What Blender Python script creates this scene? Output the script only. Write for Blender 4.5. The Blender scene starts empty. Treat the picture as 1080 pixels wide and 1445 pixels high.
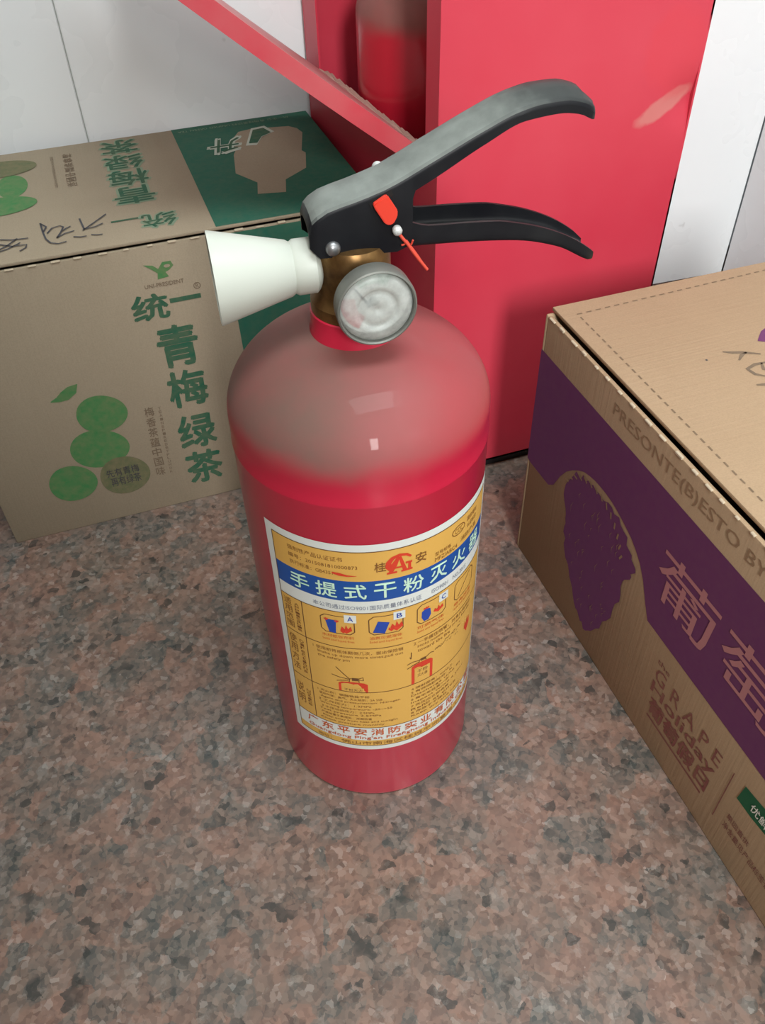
import bpy, bmesh, math, random
from mathutils import Matrix, Vector
random.seed(7)
D = bpy.data
SC = bpy.context.scene
COL = SC.collection

# ------------------------------------------------------------------ camera
CAM_H = 0.56
PITCH, YAW, ROLL, FPX = 0.7710, -0.3179, -0.0288, 1198.8
W, H = 1080.0, 1445.0
ROT = Matrix.Rotation(YAW, 3, 'Z') @ Matrix.Rotation(math.pi/2-PITCH, 3, 'X') @ Matrix.Rotation(ROLL, 3, 'Z')
cam_d = D.cameras.new('camera')
cam = D.objects.new('camera', cam_d); COL.objects.link(cam)
cam.location = (0, 0, CAM_H); cam.rotation_euler = ROT.to_euler()
cam_d.sensor_fit = 'VERTICAL'; cam_d.sensor_height = 36.0
cam_d.lens = 36.0*FPX/H
cam_d.clip_start = 0.01
SC.camera = cam

# ------------------------------------------------------------------ world and light
world = D.worlds.new('daylight'); SC.world = world; world.use_nodes = True
bg = world.node_tree.nodes['Background']
bg.inputs['Color'].default_value = (0.86, 0.95, 1.0, 1); bg.inputs['Strength'].default_value = 0.10
def area(name, loc, target, sx, sy, power, color):
    l = D.lights.new(name, 'AREA'); l.shape = 'RECTANGLE'; l.size = sx; l.size_y = sy; l.energy = power; l.color = color
    o = D.objects.new(name, l); COL.objects.link(o); o.location = loc
    o.rotation_euler = (Vector(target)-Vector(loc)).to_track_quat('-Z', 'Y').to_euler()
    return o
area('window_light', (-0.20, -2.20, 1.66), (0.25, 0.5, 0.2), 0.42, 0.75, 74, (1.0, 0.99, 0.97))
area('overhead_fill', (0.25, -0.30, 2.30), (0.25, -0.28, 0.0), 1.2, 0.6, 36, (0.93, 0.99, 1.0))  # guessed overhead source, added out of frame to brighten upward faces
vs = SC.view_settings
vs.view_transform = 'Standard'; vs.look = 'None'; vs.gamma = 1.0; vs.use_curve_mapping = False; vs.exposure = 0.05

# ------------------------------------------------------------------ helpers
def on(q, axis, val):
    """photo pixel -> point where its ray meets the plane axis=val (a wall, a box face, the floor)"""
    r = ROT @ Vector(((q[0]-W/2)/FPX, (H/2-q[1])/FPX, -1.0))
    c = Vector((0, 0, CAM_H)); return c + r*((val-c[axis])/r[axis])

def srgb(r, g, b):
    f = lambda c: (c/12.92 if c <= .04045 else ((c+.055)/1.055)**2.4)
    return (f(r/255.), f(g/255.), f(b/255.), 1)

def mat(name, color, rough=.5, metal=0., spec=.5, coat=0.):
    m = D.materials.new(name); m.use_nodes = True
    p = m.node_tree.nodes['Principled BSDF']
    p.inputs['Base Color'].default_value = color if len(color) == 4 else (*color, 1)
    p.inputs['Roughness'].default_value = rough; p.inputs['Metallic'].default_value = metal
    p.inputs['Specular IOR Level'].default_value = spec; p.inputs['Coat Weight'].default_value = coat
    return m
class NT:
    def __init__(s, m): s.t = m.node_tree; s.p = s.t.nodes['Principled BSDF']
    def n(s, typ, **kw):
        nd = s.t.nodes.new(typ)
        for k, v in kw.items():
            if k in nd.inputs: nd.inputs[k].default_value = v
            else: setattr(nd, k, v)
        return nd
    def l(s, a, b): s.t.links.new(a, b)
    def coord(s, scale=(1, 1, 1), kind='Object'):
        tc = s.n('ShaderNodeTexCoord'); mp = s.n('ShaderNodeMapping'); mp.inputs['Scale'].default_value = scale
        s.l(tc.outputs[kind], mp.inputs['Vector']); return mp.outputs['Vector']
    def noise(s, vec, scale, detail=4, rough=.55):
        nd = s.n('ShaderNodeTexNoise'); nd.inputs['Scale'].default_value = scale; nd.inputs['Detail'].default_value = detail
        nd.inputs['Roughness'].default_value = rough; s.l(vec, nd.inputs['Vector']); return nd.outputs['Fac']
    def ramp(s, fac, stops, interp='LINEAR'):
        nd = s.n('ShaderNodeValToRGB'); cr = nd.color_ramp; cr.interpolation = interp
        while len(cr.elements) < len(stops): cr.elements.new(.5)
        for e, (p, c) in zip(cr.elements, stops):
            e.position = p; e.color = c if isinstance(c, tuple) else (c, c, c, 1)
        s.l(fac, nd.inputs['Fac']); return nd.outputs['Color']
    def mix(s, fac, a, b, blend='MIX'):
        nd = s.n('ShaderNodeMix', data_type='RGBA', blend_type=blend)
        for v, i in ((fac, 0), (a, 6), (b, 7)):
            if isinstance(v, (int, float)): nd.inputs[i].default_value = v
            elif isinstance(v, tuple): nd.inputs[i].default_value = v
            else: s.l(v, nd.inputs[i])
        return nd.outputs[2]
    def math(s, op, a, b=0., c=None):
        nd = s.n('ShaderNodeMath', operation=op)
        for i, v in enumerate((a, b, c)):
            if v is None: continue
            if isinstance(v, (int, float)): nd.inputs[i].default_value = v
            else: s.l(v, nd.inputs[i])
        return nd.outputs[0]
    def bump(s, h, strength=.2, dist=.001):
        nd = s.n('ShaderNodeBump'); nd.inputs['Strength'].default_value = strength; nd.inputs['Distance'].default_value = dist
        s.l(h, nd.inputs['Height']); s.l(nd.outputs[0], s.p.inputs['Normal'])
    def col(s, c): s.l(c, s.p.inputs['Base Color'])
    def rough(s, c): s.l(c, s.p.inputs['Roughness'])

def empty(name, loc, label, cat, group=None):
    o = D.objects.new(name, None); COL.objects.link(o); o.location = loc; o.empty_display_size = .05
    o['label'] = label; o['category'] = cat
    if group: o['group'] = group
    return o
def origin(o):
    v = Vector((0, 0, 0))
    while o: v += Vector(o.location); o = o.parent
    return v
def mesh(name, verts, faces, m, parent=None, smooth=None, loc=None, label=None):
    """verts in world space; stored relative to the parent's origin"""
    me = D.meshes.new(name); off = origin(parent) if parent else Vector(loc or (0, 0, 0))
    me.from_pydata([tuple(Vector(v)-off) for v in verts], [], faces); me.update()
    o = D.objects.new(name, me); COL.objects.link(o)
    if parent: o.parent = parent
    else: o.location = off
    if m: me.materials.append(m)
    if smooth is not None:
        for p in me.polygons: p.use_smooth = True
        me.set_sharp_from_angle(angle=math.radians(smooth))
    if label: o['label'] = label
    return o
def from_bm(name, bm, m, parent=None, smooth=None, loc=None, label=None):
    bmesh.ops.recalc_face_normals(bm, faces=bm.faces[:])
    bm.verts.ensure_lookup_table(); bm.verts.index_update()
    vs_ = [v.co.copy() for v in bm.verts]; fs = [[v.index for v in f.verts] for f in bm.faces]; bm.free()
    return mesh(name, vs_, fs, m, parent, smooth, loc, label)
def bm_box(bm, lo, hi, bev=0., seg=2):
    r = bmesh.ops.create_cube(bm, size=1.0); vs_ = r['verts']
    for v in vs_:
        v.co = Vector([(lo[i]+hi[i])/2 + v.co[i]*(hi[i]-lo[i]) for i in range(3)])
    if bev:
        es = list({e for v in vs_ for e in v.link_edges}); bmesh.ops.bevel(bm, geom=es, offset=bev, segments=seg, affect='EDGES', profile=.5)
def box(name, lo, hi, m, parent=None, bev=0., **kw):
    bm = bmesh.new(); bm_box(bm, lo, hi, bev); return from_bm(name, bm, m, parent, 40 if bev else None, **kw)
def bm_lathe(bm, prof, n=64, xf=None, closed=False):
    """prof: list of (r,h); xf maps local (x,y,h) to world"""
    xf = xf or (lambda p: p); rings = []
    for r, h in prof:
        if r < 1e-6: rings.append([bm.verts.new(xf(Vector((0, 0, h))))])
        else: rings.append([bm.verts.new(xf(Vector((r*math.cos(2*math.pi*i/n), r*math.sin(2*math.pi*i/n), h)))) for i in range(n)])
    pairs = list(zip(rings, rings[1:])) + ([(rings[-1], rings[0])] if closed else [])
    for a, b in pairs:
        for i in range(n):
            j = (i+1) % n
            if len(a) == 1 and len(b) == 1: continue
            if len(a) == 1: bm.faces.new((a[0], b[i], b[j]))
            elif len(b) == 1: bm.faces.new((a[i], a[j], b[0]))
            else: bm.faces.new((a[i], a[j], b[j], b[i]))
def lathe(name, prof, m, parent, xf=None, n=64, smooth=35, closed=False, **kw):
    bm = bmesh.new(); bm_lathe(bm, prof, n, xf, closed); return from_bm(name, bm, m, parent, smooth, **kw)
def bm_poly(bm, pts, fn, off=0.):
    f = bm.faces.new([bm.verts.new(fn(p[0], p[1], off)) for p in pts])
    return f
def bm_tube(bm, pts, r, n=8):
    rings = []
    for i, p in enumerate(pts):
        p = Vector(p); a = Vector(pts[max(i-1, 0)]); b = Vector(pts[min(i+1, len(pts)-1)]); t = (b-a).normalized()
        u = t.cross(Vector((.3, .5, .81))).normalized(); w = t.cross(u); rr = r[i] if isinstance(r, (list, tuple)) else r
        rings.append([bm.verts.new(p+(u*math.cos(2*math.pi*k/n)+w*math.sin(2*math.pi*k/n))*rr) for k in range(n)])
    for a, b in zip(rings, rings[1:]):
        for k in range(n): bm.faces.new((a[k], a[(k+1) % n], b[(k+1) % n], b[k]))
    bm.faces.new(rings[0][::-1]); bm.faces.new(rings[-1])

# ---- flat print: lettering and figures laid on a surface through fn(u, v, off) -> world point
_glyphs = {}
def glyphs(s, bold=0., shear=0., spacing=1.0):
    key = (s, bold, shear, spacing)
    if key not in _glyphs:
        cu = D.curves.new('lettering', 'FONT'); cu.body = s; cu.resolution_u = 2; cu.offset = bold; cu.shear = shear; cu.space_character = spacing
        ob = D.objects.new('lettering', cu); COL.objects.link(ob)
        dg = bpy.context.evaluated_depsgraph_get(); dg.update()
        me = ob.evaluated_get(dg).to_mesh()
        V = [(v.co.x, v.co.y) for v in me.vertices]; F = [tuple(p.vertices) for p in me.polygons]
        ob.evaluated_get(dg).to_mesh_clear(); D.objects.remove(ob); D.curves.remove(cu)
        _glyphs[key] = (V, F)
    return _glyphs[key]
def text(bm, s, u0, u1, v0, v1, fn, off=.0003, bold=0., shear=0., spacing=1.0, rot=0, keep=False):
    """fit the string's outline into the rectangle u0..u1 x v0..v1 (v up). rot=180 turns it round. keep=True uses v size only, starts at u0"""
    V, F = glyphs(s, 0., shear, spacing)
    if not V: return
    x0 = min(v[0] for v in V); x1 = max(v[0] for v in V); y0 = min(v[1] for v in V); y1 = max(v[1] for v in V)
    sx = (u1-u0)/(x1-x0); sy = (v1-v0)/max(y1-y0, 1e-6)
    if keep: sx = sy*(1 if u1 > u0 else -1)
    # heavier strokes: the outline is laid down again with small shifts
    passes = [(0, 0)] if bold <= 0 else [(bold*math.cos(a), bold*math.sin(a)) for a in (.4, 1.97, 3.54, 5.11)]
    for k, (dx, dy) in enumerate(passes):
        vs_ = []
        for x, y in V:
            a, b = (x-x0+dx)*sx, (y-y0+dy)*sy
            if rot == 180: a, b = (u1-u0)-a, (v1-v0)-b
            vs_.append(bm.verts.new(fn(u0+a, v0+b, off+k*.00002)))
        for f in F:
            try: bm.faces.new([vs_[i] for i in f])
            except ValueError: pass
def rect(bm, u0, u1, v0, v1, fn, off, nu=1, nv=1):
    g = [[bm.verts.new(fn(u0+(u1-u0)*i/nu, v0+(v1-v0)*j/nv, off)) for j in range(nv+1)] for i in range(nu+1)]
    for i in range(nu):
        for j in range(nv): bm.faces.new((g[i][j], g[i+1][j], g[i+1][j+1], g[i][j+1]))
def ribbon(bm, pts, w, fn, off):
    """a stroke of width w through pts"""
    n = len(pts); L, R_ = [], []
    for i in range(n):
        a = Vector(pts[max(i-1, 0)]); b = Vector(pts[min(i+1, n-1)]); t = (b-a).normalized(); nn = Vector((-t.y, t.x))
        ww = (w[i] if isinstance(w, (list, tuple)) else w)/2; p = Vector(pts[i])
        q = p+nn*ww; L.append(bm.verts.new(fn(q.x, q.y, off))); q = p-nn*ww; R_.append(bm.verts.new(fn(q.x, q.y, off)))
    for i in range(n-1): bm.faces.new((L[i], R_[i], R_[i+1], L[i+1]))
def ellipse(cx, cy, a, b, n=32, wob=0., rot=0.):
    out = []
    for i in range(n):
        t = 2*math.pi*i/n; k = 1+wob*math.sin(3*t+1.3)
        x, y = a*k*math.cos(t), b*k*math.sin(t); out.append((cx+x*math.cos(rot)-y*math.sin(rot), cy+x*math.sin(rot)+y*math.cos(rot)))
    return out
def printed(name, bm, m, parent, label=None):
    vs_ = [v.co.copy() for v in bm.verts]; bm.verts.index_update(); fs = [[v.index for v in f.verts] for f in bm.faces]; bm.free()
    return mesh(name, vs_, fs, m, parent, label=label)

# ------------------------------------------------------------------ materials
def granite():
    m = mat('granite', (.2, .15, .12), .32, spec=.5); t = NT(m); v = t.coord()
    def warped(scale, amp):
        w = t.n('ShaderNodeTexNoise'); w.inputs['Scale'].default_value = scale; w.inputs['Detail'].default_value = 4; t.l(v, w.inputs['Vector'])
        a = t.n('ShaderNodeVectorMath', operation='MULTIPLY_ADD'); a.inputs[1].default_value = (amp, amp, amp)
        t.l(w.outputs['Color'], a.inputs[0]); t.l(v, a.inputs[2]); return a.outputs[0]
    w1 = warped(60, .016); w2 = warped(170, .0055)
    def cell(vec, scale, ch=0):
        nd = t.n('ShaderNodeTexVoronoi'); nd.inputs['Scale'].default_value = scale; t.l(vec, nd.inputs['Vector'])
        s = t.n('ShaderNodeSeparateColor'); t.l(nd.outputs['Color'], s.inputs[0]); return s.outputs[ch]
    # feldspar (salmon) and slate crystals, then grains, then flecks
    big = t.math('ADD', t.math('MULTIPLY', cell(w1, 52), .45), t.math('MULTIPLY', t.noise(v, 24, 4, .6), .95))
    c = t.ramp(big, [(.44, srgb(82, 92, 89)), (.56, srgb(106, 104, 98)), (.64, srgb(130, 113, 102)), (.78, srgb(148, 114, 98)), (.96, srgb(164, 120, 102))])
    g1 = t.ramp(cell(w2, 120, 1), [(0, srgb(58, 63, 61)), (.22, srgb(88, 88, 84)), (.55, srgb(126, 110, 99)), (.85, srgb(150, 122, 106)), (1, srgb(166, 160, 152))])
    c = t.mix(.40, c, g1)
    g2 = t.ramp(cell(w2, 290, 2), [(0, srgb(48, 52, 50)), (.25, srgb(96, 90, 84)), (.7, srgb(140, 120, 108)), (.93, srgb(160, 144, 130)), (1, srgb(190, 186, 178))])
    c = t.mix(.36, c, g2)
    dk = t.math('MULTIPLY', t.ramp(cell(w2, 150, 0), [(.10, 1.), (.14, 0.)]), t.ramp(t.noise(v, 38, 3), [(.42, 1.), (.56, .15)]))
    c = t.mix(t.math('MULTIPLY', dk, .75), c, srgb(50, 54, 52))
    hz = t.ramp(t.noise(w2, 85, 7, .72), [(.56, 0.), (.70, 1.)])
    c = t.mix(t.math('MULTIPLY', hz, .42), c, srgb(172, 167, 158))
    t.col(t.mix(1.0, c, (.80, .79, .79, 1), 'MULTIPLY')); t.rough(t.ramp(t.noise(v, 90, 3), [(.3, .26), (.7, .5)]))
    return m
def tile_mat():
    m = mat('glazed_tile', (.72, .755, .755), .22, spec=.4); t = NT(m); v = t.coord()
    n = t.noise(v, 5, 5, .6)
    c = t.ramp(n, [(.3, (.785, .825, .84, 1)), (.7, (.815, .85, .86, 1))])
    sp = t.ramp(t.noise(v, 48, 2, .5), [(.74, 0.), (.79, 1.)])
    c = t.mix(t.math('MULTIPLY', sp, .35), c, srgb(150, 152, 148)); t.col(c); t.rough(t.ramp(t.noise(v, 12, 3), [(.3, .2), (.7, .36)]))
    t.bump(t.noise(v, 9, 2), .12, .004)
    return m
def cardboard(name, c0, c1, bump_axis=(420, 8, 8)):
    m = mat(name, c0, .82, spec=.2); t = NT(m); v = t.coord()
    a = t.noise(v, 14, 5, .6); b = t.noise(t.coord(bump_axis), 1.0, 2)
    c = t.mix(a, c0, c1); c = t.mix(t.ramp(t.noise(v, 900, 2), [(.35, .18), (.6, 0.)]), c, (c0[0]*.6, c0[1]*.6, c0[2]*.6, 1))
    t.col(c); t.bump(t.math('ADD', t.math('MULTIPLY', b, .6), t.noise(v, 26, 4)), .25, .0012)
    return m
def ink(name, c, amt=.25, rough=.75):
    m = mat(name, c, rough, spec=.25); t = NT(m); v = t.coord()
    k = t.ramp(t.noise(v, 160, 4, .65), [(.3, 0.), (.75, 1.)])
    t.col(t.mix(t.math('MULTIPLY', k, amt), c, srgb(150, 126, 100))); return m
def red_paint(name, base, dust, dust_lo, dust_hi, amount, rough=.3, patchy=.5):
    """enamel with dust lying between two heights (metres above the thing's base) on what faces up"""
    m = mat(name, base, rough, spec=.5, coat=.25); t = NT(m); v = t.coord()
    sx = t.n('ShaderNodeSeparateXYZ'); t.l(v, sx.inputs[0])
    wob = t.math('MULTIPLY', t.math('SUBTRACT', t.noise(v, 22, 4), .5), .016)
    mr = t.n('ShaderNodeMapRange'); mr.interpolation_type = 'SMOOTHSTEP'
    t.l(t.math('ADD', sx.outputs[2], wob), mr.inputs[0]); mr.inputs[1].default_value = dust_lo; mr.inputs[2].default_value = dust_hi
    # wiped more on the side by the handles (+x)
    wipe = t.n('ShaderNodeMapRange'); wipe.interpolation_type = 'SMOOTHSTEP'; t.l(t.math('SUBTRACT', sx.outputs[0], t.math('MULTIPLY', sx.outputs[1], .6)), wipe.inputs[0])
    wipe.inputs[1].default_value = -.02; wipe.inputs[2].default_value = .075; wipe.inputs[3].default_value = 1.; wipe.inputs[4].default_value = .5
    pat = t.ramp(t.noise(v, 30, 5, .6), [(.25, 1-patchy*.35), (.7, 1.)])
    f = t.math('MULTIPLY', t.math('MULTIPLY', mr.outputs[0], wipe.outputs[0]), t.math('MULTIPLY', pat, amount))
    scuff = t.ramp(t.noise(v, 120, 3, .7), [(.70, 0.), (.76, 1.)])
    b2 = t.mix(t.math('MULTIPLY', scuff, .12), base, srgb(220, 120, 120))
    t.col(t.mix(f, b2, dust)); t.rough(t.math('ADD', t.math('MULTIPLY', f, .55), rough))
    t.l(t.math('SUBTRACT', .25, t.math('MULTIPLY', f, .25)), t.p.inputs['Coat Weight'])
    return m
M = {}
M['granite'] = granite(); M['tile'] = tile_mat(); M['grout'] = mat('grout', srgb(176, 178, 174), .9)
RED = (.50, .014, .045, 1); DUST = srgb(102, 87, 77)
M['red'] = red_paint('red_enamel', RED, DUST, .291, .309, .92)
M['red2'] = red_paint('red_enamel_stored', (.42, .012, .028, 1), srgb(120, 90, 82), .346, .362, .9)
M['redneck'] = mat('red_enamel_neck', RED, .3)
M['carton'] = cardboard('brown_cardboard', srgb(152, 139, 118), srgb(163, 150, 129))
M['carton2'] = cardboard('warm_cardboard', srgb(166, 142, 113), srgb(176, 152, 123), (8, 420, 8))
M['torn'] = mat('torn_cardboard', srgb(186, 172, 148), .9)
M['green_ink'] = ink('green_ink', srgb(38, 100, 82), .12)
M['green_letter'] = ink('green_letter_ink', srgb(36, 92, 70), .25)
M['plum_ink'] = ink('plum_ink', srgb(64, 126, 74), .35)
M['plum_grey'] = ink('plum_grey_ink', srgb(96, 104, 74), .4)
M['pale_letter'] = ink('pale_green_letter', srgb(128, 150, 126), .2)
M['grey_letter'] = ink('grey_letter', srgb(112, 98, 82), .4)
M['pen'] = mat('marker_ink', srgb(62, 62, 68), .6)
M['purple'] = ink('purple_ink', srgb(104, 54, 98), .06)
M['pink_letter'] = ink('pink_letter', srgb(178, 122, 128), .15)
M['maroon'] = ink('maroon_ink', srgb(124, 70, 68), .35)
M['tan_letter'] = ink('tan_letter', srgb(148, 122, 95), .3)
M['dkgreen'] = ink('dark_green_ink', srgb(26, 92, 62), .05)
M['white_ink'] = mat('white_ink', srgb(225, 228, 220), .6)
M['outline'] = mat('outline_ink', srgb(186, 196, 182), .7)
M['dash'] = mat('dash_ink', srgb(120, 100, 78), .8)

# ------------------------------------------------------------------ room
def structure(o): o['kind'] = 'structure'; return o
FL_LO, FL_HI = (-1.6, -3.2), (0.80, 1.05)
floor = structure(box('floor', (FL_LO[0], FL_LO[1], -.04), (FL_HI[0], FL_HI[1], 0), M['granite']))
WX = .745; WB0, WBS = .8530, -.051          # back wall: y = WB0 + WBS*x
def wall(name, A, B, z1, tile_w, tile_h, start):
    """tiled wall whose face runs from plan point A to B (room on the right-hand side going A->B is behind; normal given by order)"""
    A = Vector((A[0], A[1], 0)); B = Vector((B[0], B[1], 0)); u = (B-A).normalized(); L = (B-A).length; n = Vector((u.y, -u.x, 0))
    def slab(nm, a, b, z0, z1_, d0, d1, m, parent, bev=0.):
        bm = bmesh.new(); bm_box(bm, (a, d0, z0), (b, d1, z1_), bev, 1)
        for v in bm.verts: x, y, z = v.co; v.co = A+u*x+n*y+Vector((0, 0, z))
        return from_bm(nm, bm, m, parent, 30)
    w = structure(slab(name, 0, L, 0, z1, -.06, -.003, M['grout'], None))
    z = 0.
    while z < z1-.01:
        x = start
        while x < L:
            a, b = max(x, 0)+.0005, min(x+tile_w, L)-.0005
            if b-a > .01: slab('tile', a, b, z+.0008, min(z+tile_h, z1)-.0008, -.003, 0, M['tile'], w, .0009)
            x += tile_w
        z += tile_h
    return w
wb = lambda x: (x, WB0+WBS*x)
AX = -.26
Lj = math.hypot(.0036-AX, WBS*(.0036-AX))
wall('wall_back', wb(AX), wb(WX), 2.4, .45, .8, Lj-.45)
wall('wall_right', wb(WX), (WX, -1.6), 2.4, .45, .8, 0)
structure(box('shade_blocker_left', (AX-.06, -.85, 0), (AX, WB0+WBS*AX, 2.4), mat('brown_blocker', srgb(128, 112, 98), .7)))  # added out of view to shade the left side, dark to limit bounce

structure(box('shade_blocker_front', (AX-.06, -.91, 0), (-.095, -.85, 2.4), mat('front_blocker', srgb(150, 146, 138), .7)))  # unseen return, added to keep window light off the tea carton

# ------------------------------------------------------------------ red extinguisher cabinet, its open front turned to the left
def cab_paint(name, smear=False):
    m = mat(name, (.56, .038, .068, 1), .36, spec=.45); t = NT(m); v = t.coord()
    base = t.mix(t.ramp(t.noise(v, 7, 4), [(.3, 0.), (.75, 1.)]), (.54, .034, .064, 1), (.59, .058, .09, 1))
    sc = t.ramp(t.noise(t.coord((1, 1, .5)), 70, 3, .7), [(.73, 0.), (.78, 1.)])
    base = t.mix(t.math('MULTIPLY', sc, .22), base, srgb(235, 150, 150))
    if smear:   # dry dirt wiped across a dent by the wall edge
        for (px, py), rx, rz, c, a, rot in (((937, 150), .027, .0085, srgb(196, 120, 116), .85, -.45), ((955, 75), .028, .036, srgb(206, 60, 72), .35, -.3)):
            p = on((px, py), 1, .5688)-Vector((.2365, .5688, 0))
            mp = t.n('ShaderNodeMapping'); mp.vector_type = 'TEXTURE'
            mp.inputs['Location'].default_value = (p.x, 0, p.z); mp.inputs['Rotation'].default_value = (0, rot, 0); mp.inputs['Scale'].default_value = (rx, 1, rz)
            t.l(v, mp.inputs['Vector'])
            ln = t.n('ShaderNodeVectorMath', operation='LENGTH'); t.l(mp.outputs[0], ln.inputs[0])
            f = t.math('ADD', ln.outputs['Value'], t.math('MULTIPLY', t.math('SUBTRACT', t.noise(v, 60, 3), .5), .7))
            base = t.mix(t.math('MULTIPLY', t.ramp(f, [(.75, 1.), (1.0, 0.)]), a), base, c)
    t.col(base); t.bump(t.noise(v, 6, 2), .15, .006)
    return m
M['cab'] = cab_paint('cabinet_enamel'); M['cab_panel'] = cab_paint('cabinet_enamel_scraped', True)
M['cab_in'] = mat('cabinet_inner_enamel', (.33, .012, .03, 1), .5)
def flap_mat():
    m = mat('dusty_flap_enamel', (.55, .03, .055, 1), .45); t = NT(m); v = t.coord()
    g = t.n('ShaderNodeNewGeometry'); s = t.n('ShaderNodeSeparateXYZ'); t.l(g.outputs['True Normal'], s.inputs[0])
    up = t.ramp(s.outputs[2], [(.25, 0.), (.7, 1.)])
    f = t.math('MULTIPLY', up, t.ramp(t.noise(v, 18, 5), [(.25, .55), (.7, .9)]))
    f = t.math('MAXIMUM', f, t.ramp(t.noise(v, 25, 4), [(.3, .1), (.75, .35)]))
    t.col(t.mix(f, (.55, .03, .055, 1), srgb(196, 136, 134))); return m
M['flap'] = flap_mat(); M['dust'] = mat('dust_line', srgb(164, 128, 116), .95)
M['black'] = mat('black_plastic', (.012, .012, .014, 1), .5)
NF, NB, FB, FF = (.2365, .5688), (.447, .5688), (.447, .826), (.2125, .832)
CZ0, CZ1 = .012, .56
cab = empty('extinguisher_cabinet', (.2365, .5688, 0), 'red steel fire extinguisher cabinet with fallen front flap standing against the white wall', 'cabinet')
def sheet(name, a, b, z0, z1, m, th=.0016, parent=cab, **kw):
    """upright metal sheet between plan points a and b; thickness goes to the left of a->b"""
    A = Vector((*a, 0)); B = Vector((*b, 0)); n = Vector((-(B-A).y, (B-A).x, 0)).normalized()*th
    V = [A+Vector((0, 0, z0)), B+Vector((0, 0, z0)), B+n+Vector((0, 0, z0)), A+n+Vector((0, 0, z0))]
    V += [v+Vector((0, 0, z1-z0)) for v in V]
    F = [(0, 3, 2, 1), (4, 5, 6, 7), (0, 1, 5, 4), (1, 2, 6, 5), (2, 3, 7, 6), (3, 0, 4, 7)]
    return mesh(name, V, F, m, parent, **kw)
face = lambda y: NF[0]+(FF[0]-NF[0])*(y-NF[1])/(FF[1]-NF[1])
# near side panel, with a small dent on its wall edge
bm = bmesh.new()
nx, nz = 28, 60
gr = [[None]*(nz+1) for _ in range(nx+1)]
dent = on((972, 140), 1, NF[1])
for i in range(nx+1):
    for j in range(nz+1):
        x = NF[0]+(NB[0]-NF[0])*i/nx; z = CZ0+(CZ1-CZ0)*j/nz
        d2 = ((x-dent.x)/.018)**2+((z-dent.z)/.014)**2
        gr[i][j] = bm.verts.new((x-(.0022*math.exp(-d2*2.5) if i == nx else 0), NF[1]+.004*math.exp(-d2), z))
for i in range(nx):
    for j in range(nz): bm.faces.new((gr[i][j], gr[i+1][j], gr[i+1][j+1], gr[i][j+1]))
ret = bmesh.ops.extrude_face_region(bm, geom=bm.faces[:])
for e in ret['geom']:
    if isinstance(e, bmesh.types.BMVert): e.co.y += .0016
from_bm('side_panel', bm, M['cab_panel'], cab, 30, label='scraped side panel with a dusty dent')
sheet('side_panel', FF, FB, CZ0, CZ1, M['cab'], -.0016)
sheet('back_panel', NB, FB, CZ0, CZ1, M['cab'])
HZ = .311
sheet('front_panel', NF, FF, CZ0, HZ, M['cab'], -.0016)
def fp(y): return (face(y), y)
sheet('front_flange', NF, fp(.5885), HZ, CZ1, M['cab'], -.0016)
sheet('front_flange', fp(.800), FF, HZ, CZ1, M['cab'], -.0016)
# dusty folded rim of the lower front panel
bm = bmesh.new()
a, b = fp(.592), fp(.798)
for k in range(24):
    y0 = .592+(.206)*k/24; y1 = .592+.206*(k+1)/24; r_ = random.random()*.0012
    bm_box(bm, (face(y0)+.0004, y0, HZ-.001), (face(y0)+.006+r_, y1+.0003, HZ+.0012+r_*.4))
from_bm('dusty_rim', bm, M['dust'], cab)
V = [(*NF, CZ0), (*NB, CZ0), (*FB, CZ0), (*FF, CZ0)]; V += [(x, y, CZ0+.002) for x, y, z in V]
mesh('bottom_panel', V, [(0, 3, 2, 1), (4, 5, 6, 7), (0, 1, 5, 4), (1, 2, 6, 5), (2, 3, 7, 6), (3, 0, 4, 7)], M['cab_in'], cab)
V = [(.2435, .5750, 0), (.441, .5750, 0), (.441, .822, 0), (.2205, .826, 0)]; V += [(x, y, CZ0) for x, y, z in V]
mesh('plinth', V, [(0, 3, 2, 1), (4, 5, 6, 7), (0, 1, 5, 4), (1, 2, 6, 5), (2, 3, 7, 6), (3, 0, 4, 7)], M['black'], cab, label='black base plinth')
V = [(*NF, CZ1-.002), (*NB, CZ1-.002), (*FB, CZ1-.002), (*FF, CZ1-.002)]; V += [(x, y, CZ1) for x, y, z in V]
mesh('lid', V, [(0, 3, 2, 1), (4, 5, 6, 7), (0, 1, 5, 4), (1, 2, 6, 5), (2, 3, 7, 6), (3, 0, 4, 7)], M['cab'], cab)
# front flap: hinged along the rim, hanging open at about 39 degrees, edges folded down
AL = math.radians(39.0); fu = Vector((-math.cos(AL), 0, math.sin(AL))); fnrm = Vector((-math.sin(AL), 0, -math.cos(AL)))  # outward/below
FY0, FY1, FLEN = .590, .797, .245
def fpos(s, y, d): return Vector((face(y)-.001, y, HZ+.004))+fu*s+fnrm*d
bm = bmesh.new()
sec = [(FY0, .0125), (FY0, 0.), (FY1, 0.), (FY1, .0125)]
th = .0014
secin = [(FY0+th, .0125), (FY0+th, th), (FY1-th, th), (FY1-th, .0125)]
loop = sec+secin[::-1]
rings = []
for k in range(9):
    s = FLEN*k/8; sag = .0015*math.sin(math.pi*k/8)
    rings.append([bm.verts.new(fpos(s, y, d+sag)) for y, d in loop])
for r0, r1 in zip(rings, rings[1:]):
    for k in range(8): bm.faces.new((r0[k], r0[(k+1) % 8], r1[(k+1) % 8], r1[k]))
for r0 in (rings[0], rings[-1]):
    for q in ((0, 1, 6, 7), (1, 2, 5, 6), (2, 3, 4, 5)): bm.faces.new([r0[i] for i in q])
fl = from_bm('front_flap', bm, M['flap'], cab, 30, label='dusty red flap hanging open on its hinge')
bm = bmesh.new()   # torn dusty tape along the hinge
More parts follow.
